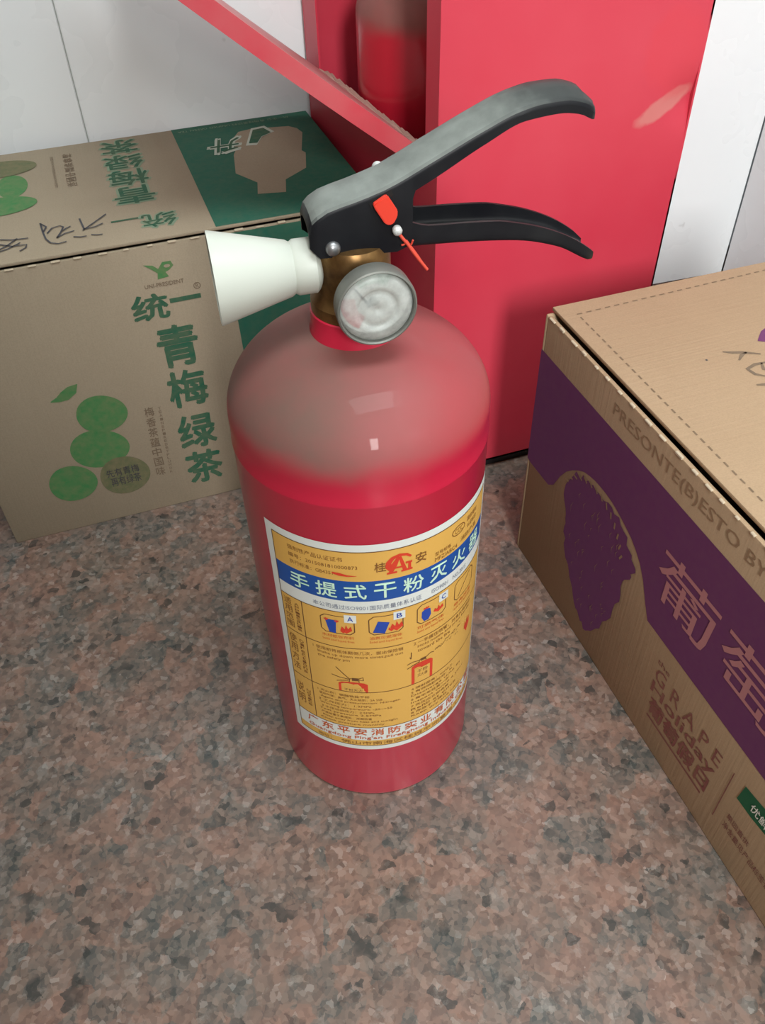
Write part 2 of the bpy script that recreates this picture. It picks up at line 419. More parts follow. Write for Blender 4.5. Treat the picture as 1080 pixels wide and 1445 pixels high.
pts = [(face(y)-.002-.0012*abs(math.sin(y*90)), y, HZ+.0052+.0010*math.sin(y*140)) for y in [FY0+.008+i*(FY1-FY0-.014)/22 for i in range(23)]]
bm_tube(bm, pts, [.0015+.0005*math.sin(i*2.1) for i in range(23)], 7)
from_bm('hinge_strip', bm, M['dust'], cab, 60, label='crumpled dusty strip along the hinge')

# extinguisher kept inside the cabinet
ein = empty('fire_extinguisher', (.292, .727, .014), 'dusty red fire extinguisher standing inside the open red cabinet', 'fire extinguisher')
e0 = Vector((.292, .727, .014)); R2 = .0605
prof = [(0, 0), (R2-.004, 0), (R2, .004), (R2, .355)]+[(R2*math.cos(a), .355+.042*math.sin(a)) for a in [i*math.pi/2/14 for i in range(1, 13)] if R2*math.cos(a) > .018]+[(.018, .3965), (.018, .404), (0, .404)]
red2 = lathe('cylinder', prof, M['red2'], ein, lambda p: p+e0)
M['brass'] = mat('tarnished_brass', srgb(150, 108, 58), .35, .9)
lathe('valve', [(.016, .404), (.016, .425), (.011, .428), (.011, .45), (0, .45)], M['brass'], ein, lambda p: p+e0, 32)
bm = bmesh.new(); bm_box(bm, (e0.x-.012, e0.y-.06, e0.z+.446), (e0.x+.012, e0.y+.02, e0.z+.458), .003); from_bm('handle', bm, M['black'], ein, 40)

# ------------------------------------------------------------------ cartons
def carton(root, lo, hi, m, t=.0035, front='y'):
    """open-top case; returns nothing, builds the wall panels and the base as parts"""
    x0, y0, z0 = lo; x1, y1, z1 = hi
    box('bottom_panel', (x0+t, y0+t, z0), (x1-t, y1-t, z0+t), m, root)
    box('front_panel', (x0, y0, z0), (x1, y0+t, z1), m, root, .0012)
    box('back_panel', (x0, y1-t, z0), (x1, y1, z1), m, root, .0012)
    box('end_panel', (x0, y0+t, z0), (x0+t, y1-t, z1), m, root, .0012)
    box('end_panel', (x1-t, y0+t, z0), (x1, y1-t, z1), m, root, .0012)
# --- green tea carton by the cabinet
LX0, LX1, LY0, LY1, LZ = -.1494, .2105, .627, .842, .2657
tea = empty('tea_carton', ((LX0+LX1)/2, (LY0+LY1)/2, 0), 'brown cardboard carton printed with green plums and a green end, beside the cabinet', 'cardboard box')
carton(tea, (LX0, LY0, 0), (LX1, LY1, LZ-.005), M['carton'])
lid = box('lid', (LX0, LY0+.0004, LZ-.0028), (LX1, LY1, LZ), M['carton'], tea, .0008)
bm = bmesh.new(); x = LX0+.004
while x < LX1-.012:
    w = .004+random.random()*.004; h = .0003+random.random()*.0009
    bm_box(bm, (x, LY0-.0008, LZ-.0056), (x+w, LY0+.0016, LZ-.0052+h), .0005, 1); x += .0155+random.random()*.003
from_bm('torn_perforation', bm, M['torn'], tea)
ff = lambda u, v, o: (u, LY0-o, v)            # front face, u = x, v = z
ft = lambda u, v, o: (u, v, LZ+o)             # top face, u = x, v = y
O1, O2, O3 = .00025, .0005, .00075
fpanel = [o for o in tea.children if o.name.startswith('front_panel')][0]
bm = bmesh.new(); bm_poly(bm, [(.0885, .0005), (LX1-.0005, .0005), (LX1-.0005, LZ-.0062), (.0825, LZ-.0062)], ff, O1); printed('green_print', bm, M['green_ink'], fpanel, 'green printed end')
bm = bmesh.new()
text(bm, '统', .003, .031, .199, .221, ff, O1, .028); text(bm, '一', .033, .058, .2105, .2145, ff, O1, .0)
for ch, z0, z1 in (('青', .152, .190), ('梅', .110, .146), ('绿', .063, .099), ('茶', .021, .057)):
    text(bm, ch, .016, .048, z0, z1, ff, O1, .03)
printed('lettering', bm, M['green_letter'], fpanel, 'green brush lettering')
bm = bmesh.new()   # winged emblem above the lettering
bm_poly(bm, [(.019, .246), (.026, .2445), (.0295, .241), (.0335, .246), (.040, .246), (.0415, .242), (.038, .239), (.0345, .2375), (.0365, .2335), (.0275, .2325), (.0285, .2375), (.0245, .2415)], ff, O1)
printed('emblem', bm, M['plum_ink'], fpanel)
bm = bmesh.new(); bm_poly(bm, ellipse(.0365, .2425, .0025, .0014), ff, O2); printed('emblem_hole', bm, M['carton'], fpanel)
bm = bmesh.new(); text(bm, 'UNI-PRESIDENT', .0165, .047, .2262, .2296, ff, O1, .01); printed('lettering', bm, M['grey_letter'], fpanel)
bm = bmesh.new(); ribbon(bm, ellipse(.0565, .2215, .0026, .0026, 18)+[(.0591, .2215)], .0006, ff, O1); text(bm, 'R', .0553, .0577, .2198, .2232, ff, O1)
printed('lettering', bm, M['grey_letter'], fpanel)
bm = bmesh.new(); col = '梅香茶蕴中国味'
for i, ch in enumerate(col):
    z1 = .117-i*.0112; text(bm, ch, -.0085-i*.0006, -.0005-i*.0006, z1-.0095, z1, ff, O1, .01)
for i in range(19): text(bm, 'TEAINSPIREDBYPLUMOK'[i], .0035-i*.0002, .0060-i*.0002, .1125-i*.004, .1152-i*.004, ff, O1)
printed('lettering', bm, M['grey_letter'], fpanel)
def plum(cx, cz, a, b, m, off):
    bm = bmesh.new(); bm_poly(bm, ellipse(cx, cz, a, b, 36, .02, -.22), ff, off); return printed('plum_print', bm, m, fpanel)
plum(-.0535, .085, .025, .0205, M['plum_ink'], O1); plum(-.043, .1205, .021, .0190, M['plum_ink'], O2)
plum(-.0845, .054, .0205, .0200, M['plum_ink'], O2); plum(-.0395, .050, .022, .0215, M['plum_grey'], O2)
bm = bmesh.new(); text(bm, '先有青梅', -.055, -.026, .051, .060, ff, O3, .0); text(bm, '再有绿茶', -.053, -.026, .040, .050, ff, O3, .0); printed('lettering', bm, M['pen'], fpanel)
bm = bmesh.new(); ribbon(bm, [(-.079, .1425), (-.073, .1432), (-.067, .1455), (-.060, .150), (-.0545, .1545)], [.0008, .005, .0095, .009, .0005], ff, O1); printed('leaf_print', bm, M['plum_ink'], fpanel)
# lid print (upside down as seen from the room)
bm = bmesh.new(); bm_poly(bm, [(.079, LY0+.001), (LX1-.0005, LY0+.001), (LX1-.0005, LY1-.0005), (.079, LY1-.0005)], ft, O1); printed('green_print', bm, M['green_ink'], lid, 'green printed end')
bm = bmesh.new(); bm_poly(bm, [(.192, .788), (.190, .800), (.184, .808), (.150, .815), (.137, .812), (.130, .800), (.1245, .768), (.1215, .760), (.1145, .720), (.1275, .695), (.1225, .673), (.145, .668), (.151, .692), (.1735, .709), (.182, .741), (.180, .747)], ft, O2); printed('jug_print', bm, M['carton'], lid, 'brown jug silhouette')
bm = bmesh.new(); text(bm, '升', .103, .136, .766, .801, ft, O3, .06, .25, rot=180); printed('character_outline', bm, M['outline'], lid)
bm = bmesh.new(); text(bm, '升', .105, .134, .769, .798, ft, .001, .012, .25, rot=180); printed('character_print', bm, M['green_letter'], lid)
one = [tuple(on((200+a/4.5, 160+b/4.5), 2, LZ)[:2]) for a, b in ((682, 197), (736, 193), (762, 152), (822, 126), (772, 98), (706, 112))]
bm = bmesh.new(); bm_poly(bm, [(.1525+(x-.1525)*1.28, .793+(y-.793)*1.28) for x, y in one], ft, O3); printed('numeral_outline', bm, M['outline'], lid)
bm = bmesh.new(); bm_poly(bm, one, ft, .001); printed('numeral_print', bm, M['green_letter'], lid)
bm = bmesh.new(); text(bm, '统一企业 青梅绿茶饮料 UNIFIED GREEN TEA', .084, .19, .829, .8345, ft, O2, rot=180); printed('lettering', bm, M['pale_letter'], lid)
bm = bmesh.new(); bm2 = bmesh.new()
for ch, y0, y1 in (('茶', .803, .834), ('绿', .767, .798), ('梅', .731, .763), ('青', .694, .727)):
    text(bm2, ch, .011, .045, y0-.001, y1+.001, ft, O1, .05, rot=180); text(bm, ch, .012, .044, y0, y1, ft, O2, .012, rot=180)
printed('lettering_outline', bm2, M['pale_letter'], lid); printed('lettering', bm, M['green_letter'], lid, 'green brush lettering'); bm = bmesh.new(); bm2 = bmesh.new(); text(bm2, '统', .026, .054, .644, .670, ft, O1, .05, rot=180); text(bm, '统', .027, .053, .645, .669, ft, O2, .005, rot=180); text(bm, '一', .004, .025, .6645, .667, ft, O2, rot=180)
printed('lettering_outline', bm2, M['pale_letter'], lid); printed('lettering', bm, M['green_letter'], lid)
bm = bmesh.new()
for i, ch in enumerate('味国中蕴茶香梅'): text(bm, ch, -.0225+i*.0001, -.0145+i*.0001, .7465+i*.0108, .7555+i*.0108, ft, O1, .01, rot=180)
printed('lettering', bm, M['grey_letter'], lid); bm = bmesh.new(); text(bm, 'TEA INSPIRED', -.0325, -.030, .748, .82, ft, O1)
printed('lettering', bm, M['grey_letter'], lid)
for cx, cy, a, b, m, o in ((-.0665, .766, .0125, .024, 'plum_ink', O1), (-.074, .806, .029, .018, 'plum_grey', O2), (-.078, .728, .0295, .018, 'plum_ink', O2)):
    bm = bmesh.new(); bm_poly(bm, ellipse(cx, cy, a, b, 36, .02), ft, o); printed('plum_print', bm, M[m], lid)
bm = bmesh.new(); pw = .0014   # handwriting in marker
for st in ([(-.048, .684), (-.047, .668), (-.0455, .655), (-.0425, .647), (-.037, .6435), (-.031, .645)], [(-.048, .683), (-.044, .676), (-.0465, .668)],
           [(-.044, .664), (-.040, .672), (-.034, .674), (-.0315, .671), (-.034, .662), (-.0375, .6535)], [(-.0375, .654), (-.031, .659), (-.024, .661)], [(-.033, .664), (-.029, .668), (-.026, .670)],
           [(-.0185, .681), (-.0175, .670), (-.0165, .660)], [(-.018, .659), (-.008, .670), (.002, .6815)], [(-.0155, .661), (-.008, .662), (-.002, .666)],
           [(-.0255, .651), (-.0205, .6485), (-.0158, .6485)], [(-.0125, .6495), (-.0085, .6475), (-.0042, .647)],
           [(-.082, .668), (-.070, .663), (-.058, .6615)], [(-.082, .648), (-.074, .654), (-.066, .664)], [(-.081, .660), (-.070, .652), (-.0595, .651), (-.0605, .646), (-.065, .642)], [(-.082, .6455), (-.073, .649), (-.064, .656)]):
    ribbon(bm, st, pw, ft, .0009)
printed('handwriting', bm, M['pen'], lid, 'dark marker handwriting')

# --- grape carton on the right
RX0, RX1, RY0, RY1, RZ = .280, .600, .030, .4655, .2420
gr_ = empty('grape_carton', ((RX0+RX1)/2, (RY0+RY1)/2, 0), 'brown cardboard carton with a purple band and a grape bunch print', 'cardboard box')
RB = RZ-.0045
carton(gr_, (RX0, RY0, 0), (RX1, RY1, RB), M['carton2'])
glid = box('lid', (RX0+.0045, RY0, RZ-.003), (RX1, RY1, RZ), M['carton2'], gr_, .0008)
bm = bmesh.new(); y = RY1-.006
while y > RY0+.02:
    w = .003+random.random()*.005
    bm_box(bm, (RX0-.0006, y-w, RB-.001), (RX0+.0014, y, RB+.0002+random.random()*.0010), .0004, 1); y -= .0125+random.random()*.005
from_bm('torn_perforation', bm, M['torn'], gr_)
gp = [o for o in gr_.children if o.name.startswith('end_panel')][0]
fs_ = lambda u, v, o: (RX0-o, u, v)          # long side, u = y, v = z
fg = lambda u, v, o: (RX0-o, -u, v)          # same, u running towards the room (reading direction)
fr = lambda u, v, o: (u, v, RZ+o)
PB0, PB1 = .1035, .2085
bm = bmesh.new()
def strip(bm, outline_low, y0, y1, top):     # purple band whose lower edge follows outline_low (y -> z)
    n = 60
    for k in range(n):
        a = y0+(y1-y0)*k/n; b = y0+(y1-y0)*(k+1)/n
        bm.faces.new([bm.verts.new(fs_(a, outline_low(a), O1)), bm.verts.new(fs_(b, outline_low(b), O1)), bm.verts.new(fs_(b, top, O1)), bm.verts.new(fs_(a, top, O1))])
def arch(y):
    pts = [(.030, PB0), (.286, PB0), (.290, .113), (.299, .130), (.308, .141), (.320, .1485), (.332, .153), (.346, .157), (.359, .158), (.374, .157), (.387, .153), (.398, .145), (.408, .135), (.417, .121), (.424, .1045), (.4625, .1025)]
    for (a, za), (b, zb) in zip(pts, pts[1:]):
        if a <= y <= b: return za+(zb-za)*(y-a)/(b-a)
    return PB0
strip(bm, arch, RY0+.0005, RY1-.0005, PB1); printed('purple_band', bm, M['purple'], gp)
# grape bunch: overlapping round grapes
out = [(.392, .143), (.405, .118), (.397, .096), (.390, .074), (.378, .049), (.362, .031), (.348, .021), (.333, .036), (.321, .075), (.317, .108), (.310, .125), (.318, .138), (.338, .149), (.361, .151), (.378, .150)]
bm = bmesh.new()
jag = []
for i in range(len(out)):
    a = Vector(out[i]); b = Vector(out[(i+1) % len(out)])
    for k in range(5):
        p = a.lerp(b, k/5); c_ = Vector((.36, .09)); d = (p-c_).normalized(); p = p+d*(random.random()*.0055-.001); jag.append((p.x, p.y))
bm_poly(bm, jag, fs_, O2); bun = printed('grape_print', bm, M['purple'], gp)
bm = bmesh.new()
for k in range(46):
    cy = random.uniform(.325, .392); cz = random.uniform(.04, .14)
    L = random.uniform(.004, .011); ribbon(bm, [(cy, cz), (cy+.002, cz-L*.5), (cy+.001, cz-L)], [.0001, .0005, .0001], fs_, O3)
for k in range(14):   # gaps at the stem end
    a = math.radians(30+k*9.5); ribbon(bm, [(.366+.047*math.cos(a), .106+.048*math.sin(a)), (.366+.043*math.cos(a+.08), .106+.044*math.sin(a+.08))], .0016, fs_, O3)
printed('grape_scratches', bm, M['tan_letter'], gp)
bm = bmesh.new(); text(bm, '葡', -.288, -.229, .131, .175, fg, O2, -.006); text(bm, '萄', -.222, -.163, .131, .175, fg, O2, -.006); text(bm, '假', -.155, -.1, .131, .175, fg, O2, -.006); printed('lettering', bm, M['pink_letter'], gp, 'pale pink lettering on the purple band')
bm = bmesh.new(); text(bm, 'PRESONTE(B)ESTO BY4SE', -.367, -.190, .2165, .2285, fg, O1); text(bm, 'GOOD FRUIT', -.185, -.095, .2165, .2285, fg, O1); printed('lettering', bm, M['tan_letter'], gp)
bm = bmesh.new()
text(bm, 'G R A P E', -.262, -.189, .066, .080, fg, O1); text(bm, 'Holiday', -.262, -.190, .050, .0645, fg, O1, .01)
text(bm, '葡萄假日', -.259, -.191, .033, .0495, fg, O1, .03); rect(bm, -.258, -.193, .0275, .0295, fg, O1)
text(bm, 'the', -.264, -.250, .0825, .0875, fg, O1)
rect(bm, -.1783, -.1775, .026, .080, fg, O1)
text(bm, '果园直供', -.169, -.148, .040, .046, fg, O1); text(bm, '净含量见产品标签说明', -.169, -.118, .029, .036, fg, O1)
printed('lettering', bm, M['maroon'], gp, 'maroon lettering')
bm = bmesh.new(); bm_poly(bm, [(-.1675, .082), (-.1690, .065), (-.155, .0655), (-.14, .068), (-.11, .073), (-.11, .092), (-.14, .087), (-.155, .084)], fg, O1); rb = printed('ribbon_print', bm, M['dkgreen'], gp, 'dark green ribbon')
bm = bmesh.new(); text(bm, '优鲜', -.1585, -.143, .0705, .0785, fg, O2, .01); printed('lettering', bm, M['white_ink'], gp)
# lid print: dashed outline, brush script and a grape tip
bm = bmesh.new(); y = .446
while y > RY0+.02: rect(bm, .2955, .2967, y-.0042, y, fr, O1); y -= .0075
x = .2955
while x < RX1-.02: rect(bm, x, x+.0042, .4495+(x-.2955)*.028, .4507+(x-.2955)*.028, fr, O1); x += .0075
printed('dashed_line', bm, M['dash'], glid)
bm = bmesh.new()
for st in ([(.3615, .3745), (.367, .3715), (.374, .369), (.383, .3635)], [(.3755, .3685), (.371, .367), (.3655, .3625)],
           [(.381, .3545), (.372, .355), (.3645, .3525), (.3655, .346), (.3705, .3415)], [(.377, .355), (.374, .349), (.379, .343)], [(.359, .336), (.364, .3345), (.372, .331), (.38, .332)],
           [(.372, .325), (.364, .318), (.374, .312)], [(.360, .305), (.376, .300)]):
    ribbon(bm, st, [.0012]+[.0026]*(len(st)-2)+[.0012], fr, O1)
printed('brush_script', bm, M['grey_letter'], glid)
bm = bmesh.new(); bm_poly(bm, [(.3905, .3770), (.396, .3735), (.404, .370), (.425, .372), (.435, .385), (.42, .395), (.40, .386), (.394, .3805)], fr, O1); printed('grape_print', bm, M['purple'], glid)
bm = bmesh.new(); bm_poly(bm, ellipse(.3462, .3702, .0008, .0008, 10), fr, O1); printed('dirt_speck', bm, M['pen'], glid)

# ------------------------------------------------------------------ the extinguisher standing on the floor
EX, EY, ER = .102, .3436, .068
PHI = math.radians(-5.0)
ed = Vector((math.cos(PHI), math.sin(PHI), 0)); en = Vector((-math.sin(PHI), math.cos(PHI), 0)); e1 = Vector((EX, EY, 0)); ez = Vector((0, 0, 1))
EL = lambda x, y, z: e1+ed*x+en*y+ez*z        # x along the handles, y away from the gauge, z up
ext = empty('fire_extinguisher', (EX, EY, 0), 'red portable fire extinguisher with yellow instruction label standing on the granite floor', 'fire extinguisher')
Z0 = .2955
prof = [(0, .003), (ER-.012, .003), (ER-.009, 0), (ER-.0035, 0), (ER-.0008, .0015), (ER, .005), (ER, .2790), (ER+.0004, .2803), (ER+.0004, .2815), (ER, .2828), (ER, Z0-.004), (ER, Z0)]
prof += [(ER*math.cos(a), Z0+.0455*math.sin(a)) for a in [i*math.pi/2/26 for i in range(1, 26)] if ER*math.cos(a) > .0150]
cyl_o = lathe('cylinder', prof, M['red'], ext, lambda p: p+e1, 128, 40)
lathe('neck', [(.0222, .333), (.0222, .3395), (.0213, .341), (.0213, .3495), (.020, .3505), (0, .3505)], M['redneck'], ext, lambda p: p+e1, 48)
def brass():
    m = mat('old_brass', srgb(128, 96, 58), .34, .85); t = NT(m); v = t.coord()
    t.col(t.mix(t.ramp(t.noise(v, 60, 5), [(.35, 0.), (.7, 1.)]), srgb(84, 62, 40), srgb(150, 116, 70))); t.rough(t.ramp(t.noise(v, 80, 3), [(.3, .25), (.7, .55)])); return m
M['old_brass'] = brass()
lathe('valve', [(0, .3500), (.0206, .3500), (.0206, .3555), (.0190, .3575), (.0176, .3610), (.0176, .3800), (.0160, .3830), (.0105, .3845), (.0105, .3990), (0, .3990)], M['old_brass'], ext, lambda p: p+e1, 48)

# --- black pressed-steel levers
def lever_mat(dusty):
    m = mat('black_lever', (.008, .0085, .011, 1), .5, spec=.16); t = NT(m); v = t.coord()
    g = t.n('ShaderNodeNewGeometry'); s = t.n('ShaderNodeSeparateXYZ'); t.l(g.outputs['True Normal'], s.inputs[0])
    sx = t.n('ShaderNodeSeparateXYZ'); t.l(v, sx.inputs[0])
    up = t.ramp(s.outputs[2], [(.4, 0.), (.75, 1.)])
    worn = t.ramp(t.math('ADD', sx.outputs[0], t.math('MULTIPLY', t.math('SUBTRACT', t.noise(v, 45, 4), .5), .05)), [(.052, 1.), (.083, .18)])
    f = t.math('MULTIPLY', up, t.math('MULTIPLY', worn, t.ramp(t.noise(v, 70, 5), [(.25, .62), (.65, 1.)])))
    f = t.math('MULTIPLY', f, dusty)
    f = t.math('MAXIMUM', f, t.ramp(t.noise(v, 35, 4), [(.35, .0), (.75, .04)]))
    t.col(t.mix(f, (.008, .0085, .011, 1), srgb(140, 147, 142))); t.rough(t.math('ADD', t.math('MULTIPLY', f, .45), .40)); return m
M['lever'] = lever_mat(.9); M['lever_low'] = lever_mat(.10)
def interp(tab, x):
    if x <= tab[0][0]: return tab[0][1]
    for (a, va), (b, vb) in zip(tab, tab[1:]):
        if x <= b: return va+(vb-va)*(x-a)/(b-a)
    return tab[-1][1]
def smooth(tab, x):
    n = len(tab)
    if x <= tab[0][0]: return tab[0][1]
    if x >= tab[-1][0]: return tab[-1][1]
    i = max(k for k in range(n-1) if tab[k][0] <= x)
    (x0, y0), (x1, y1) = tab[i], tab[i+1]; h = x1-x0
    d = [(tab[k+1][1]-tab[k][1])/(tab[k+1][0]-tab[k][0]) for k in range(n-1)]
    def slope(k):
        if k == 0 or k == n-1: return d[min(k, n-2)]
        return 0. if d[k-1]*d[k] <= 0 else 2*d[k-1]*d[k]/(d[k-1]+d[k])
    t = (x-x0)/h; m0, m1 = slope(i)*h, slope(i+1)*h
    return (2*t**3-3*t*t+1)*y0+(t**3-2*t*t+t)*m0+(-2*t**3+3*t*t)*y1+(t**3-t*t)*m1
def channel(name, xs, edge, depth, hw, crown, mtl, up=False, th=.0016, rad=.003):
    """U section swept along x; edge(x) = height of its folded corner, depth(x) = length of its side walls"""
    bm = bmesh.new(); rings = []
    for x in xs:
        z, d, w, c = edge(x), depth(x), hw(x), crown(x)
        rr = min(rad, w*.45, d*.7)
        o = [(-w, -d), (-w, -d*.5)]
        o += [(-w+rr-rr*math.cos(a), -rr+rr*math.sin(a)) for a in (0, math.pi/6, math.pi/3, math.pi/2)]
        o += [(-w*.45, c*.8), (0, c), (w*.45, c*.8)]
        o += [(w-rr+rr*math.sin(a), -rr+rr*math.cos(a)) for a in (0, math.pi/6, math.pi/3, math.pi/2)]
        o += [(w, -d*.5), (w, -d)]
        n = len(o); inner = []
        for i, (y, h) in enumerate(o):
            k = 1-th/w; inner.append((y*k, h-th if i not in (0, n-1) else h))
        loop = o+inner[::-1]
        sgn = -1 if up else 1
        rings.append([bm.verts.new(EL(x, y, z+sgn*h)) for y, h in loop])
    N = len(rings[0])
    for a, b in zip(rings, rings[1:]):
        for k in range(N): bm.faces.new((a[k], a[(k+1) % N], b[(k+1) % N], b[k]))
    n = N//2
    for r_ in (rings[0], rings[-1]):
        for i in range(n-1): bm.faces.new((r_[i], r_[i+1], r_[N-2-i], r_[N-1-i]))
    return from_bm(name, bm, mtl, ext, 38)
ztop = [(-.0205, .3955), (-.0190, .3985), (-.012, .4032), (0, .4062), (.0127, .4098), (.036, .4202), (.056, .4294), (.071, .4352), (.082, .4372), (.091, .4374), (.1005, .4352), (.1050, .4325), (.1070, .4308)]
zbot = [(-.0205, .386), (-.0165, .3818), (.018, .3802), (.0232, .3822), (.0250, .3870), (.0252, .4035), (.0263, .4068), (.0363, .4118), (.0562, .4224), (.074, .4300), (.089, .4312), (.098, .4298), (.1050, .4264), (.1070, .4256)]
hwt = [(-.0205, .0105), (-.018, .0122), (.03, .0125), (.08, .0122), (.100, .0112), (.1045, .0100), (.1070, .0075)]
zb2 = [p for p in zbot if p[0] >= .0263]
xs = [-.0205, -.0190, -.0165, -.012, -.006, 0, .006, .0127, .018, .0215, .0232, .0250, .0252, .0263]+[.0263+(.1070-.0263)*k/34 for k in range(1, 35)]
channel('squeeze_lever', xs, lambda x: smooth(ztop, x), lambda x: max(smooth(ztop, x)-(interp(zbot, x) if x < .0263 else smooth(zb2, x)), .0018), lambda x: smooth(hwt, x), lambda x: .0026 if -.015 < x < .1 else .0012, M['lever'])
lt = [(-.015, .3975), (.012, .3975), (.0237, .3925), (.033, .3893), (.050, .3882), (.0657, .3868), (.0755, .3845), (.0855, .3815), (.100, .3752), (.1145, .3655), (.1165, .3635)]
lb = [(-.015, .3822), (.0255, .3800), (.048, .3786), (.076, .3755), (.0965, .3696), (.1145, .3597), (.1165, .3590)]
lxs = [-.015, -.005, .005, .012, .018, .0237]+[.0237+(.1165-.0237)*k/30 for k in range(1, 31)]
channel('carry_handle', lxs, lambda x: smooth(lb, x), lambda x: smooth(lt, x)-smooth(lb, x), lambda x: .0105 if x < .113 else .0105-(x-.113)*.7, lambda x: 0., M['lever_low'], True, .0016, .0022)

def dome(name, c, r, h, m, axis='y', parent=ext):
    pr = [(r*.92, -.002), (r, 0)]+[(r*math.cos(a), h*math.sin(a)) for a in (.35, .7, 1.05, 1.35)]+[(0, h)]
    if axis == 'y': xf = lambda p: EL(c[0]+p.x, c[1]-p.z, c[2]+p.y)
    else: xf = lambda p: EL(c[0]+p.x, c[1]+p.y, c[2]+p.z)
    return lathe(name, pr, m, parent, xf, 24, 60)
M['steel'] = mat('dull_steel', srgb(150, 152, 154), .38, .8); M['zinc'] = mat('pale_metal', srgb(205, 208, 206), .45, .3)
dome('pivot_rivet', (-.0108, -.0124, .3858), .0034, .0026, M['steel'])
dome('pin_head', (.0155, .0105, .4090), .0026, .0026, M['zinc'], 'z')
# safety seal: slot, red tag, crimp bead and frayed cord
M['tag'] = mat('red_plastic_tag', srgb(222, 62, 44), .4); M['slot'] = mat('dark_slot', (.004, .004, .004, 1), .8)
bm = bmesh.new(); bm_poly(bm, [(.0055, .4040), (.0155, .4088), (.0165, .4062), (.0070, .4012)], lambda u, v, o: EL(u, -.0125-o, v), .0003); printed('pin_slot', bm, M['slot'], ext)
bm = bmesh.new()
tp = [(.0071, .4044), (.0126, .4075), (.0137, .4070), (.0176, .4005), (.0174, .3978), (.0158, .3950), (.0138, .3944), (.0118, .3955), (.0075, .4028)]
a = [bm.verts.new(EL(x, -.0132, z)) for x, z in tp]; b = [bm.verts.new(EL(x, -.0158, z)) for x, z in tp]
bm.faces.new(a); bm.faces.new(b[::-1])
for i in range(len(tp)): bm.faces.new((a[i], a[(i+1) % len(tp)], b[(i+1) % len(tp)], b[i]))
bmesh.ops.bevel(bm, geom=[e for e in bm.edges], offset=.0004, segments=2, affect='EDGES')
from_bm('seal_tag', bm, M['tag'], ext, 40, label='red plastic seal tag')
lathe('crimp_bead', [(0, -.0016), (.0016, -.0014), (.0021, -.0005), (.0021, .0016), (.0013, .0024), (0, .0026)], M['zinc'], ext, lambda p: EL(.0172+p.x, -.0152-p.z, .3918+p.y), 20, 60)
M['cord'] = mat('red_cord', srgb(206, 72, 52), .7)
cord = None
for i, pts in enumerate(([(.0178, .3905), (.0195, .3880), (.0215, .3855), (.0240, .3815), (.0268, .3775), (.0302, .3728)], [(.0215, .3858), (.0200, .3850), (.0190, .3853)], [(.0228, .3835), (.0236, .3850), (.0240, .3868)], [(.0215, .3862), (.0238, .3828), (.0262, .3792), (.0286, .3752)])):
    bm = bmesh.new(); bm_tube(bm, [EL(x, -.0155-.0006*k+(.0008 if i == 3 else 0), z) for k, (x, z) in enumerate(pts)], .00075 if i == 0 else .00045, 8)
    o = from_bm('seal_cord' if i == 0 else 'frayed_strand', bm, M['cord'], cord or ext, 60)
    if i == 0: cord = o

# --- white horn nozzle on the other side
M['horn'] = mat('white_plastic', srgb(196, 202, 192), .45, spec=.4)
hx = lambda p: EL(-p.z, p.y, .3730+p.x)
lathe('nozzle', [(.0085, .0150), (.0110, .0165), (.0124, .0180), (.0124, .0262), (.0114, .0278), (.0125, .0295), (.0206, .0622), (.0206, .0632), (.0195, .0632), (.0104, .0285), (.005, .026), (.005, .0150)], M['horn'], ext, hx, 48, 35, closed=True)

# --- pressure gauge
GX, GZ = .0030, .3668
def gauge_face(kind):
    m = mat('gauge_'+kind, srgb(196, 200, 196), .5); return m
gxf = lambda p: EL(GX+p.x, -p.z, GZ+p.y)
M['gauge_rim'] = mat('dusty_grey_metal', srgb(118, 120, 114), .5, .35)
ga = lathe('gauge', [(0, .014), (.006, .014), (.006, .0215), (.0145, .0235), (.0168, .0250), (.0178, .0268), (.0181, .0338), (.0178, .0352), (.0171, .0356), (.0166, .0350), (.0164, .0325), (.0164, .0270), (0, .0270)], M['gauge_rim'], ext, gxf, 64, 35)
M['dial'] = mat('pale_dial', srgb(214, 216, 210), .5); M['dial_red'] = mat('dial_red', srgb(200, 90, 96), .6); M['dial_green'] = mat('dial_green', srgb(150, 178, 158), .6)
lathe('dial', [(.0163, .0272), (0, .0272)], M['dial'], ga, gxf, 48)
def sector(a0, a1, r0, r1, n=14):
    ou = [(r1*math.cos(math.radians(a0+(a1-a0)*i/n)), r1*math.sin(math.radians(a0+(a1-a0)*i/n))) for i in range(n+1)]
    inn = [(r0*math.cos(math.radians(a0+(a1-a0)*i/n)), r0*math.sin(math.radians(a0+(a1-a0)*i/n))) for i in range(n+1)]
    return ou, inn
for nm, a0, a1, m in (('red_zone', 168, 242, 'dial_red'), ('green_zone', 50, 130, 'dial_green')):
    ou, inn = sector(a0, a1, .0082, .0148); bm = bmesh.new()
    A_ = [bm.verts.new(gxf(Vector((x, y, .0275)))) for x, y in ou]; B_ = [bm.verts.new(gxf(Vector((x, y, .0275)))) for x, y in inn]
    for i in range(len(A_)-1): bm.faces.new((A_[i], A_[i+1], B_[i+1], B_[i]))
    printed(nm, bm, M[m], ga)
bm = bmesh.new(); bm_tube(bm, [gxf(Vector((.003*math.cos(2.2), -.003*.8, .0282))), gxf(Vector((-.0085, .0075, .0282)))], [.0007, .0003], 6); from_bm('needle', bm, M['pen'], ga)
lathe('needle_hub', [(0, .0272), (.0021, .0272), (.0018, .0292), (0, .0296)], M['gauge_rim'], ga, gxf, 20)
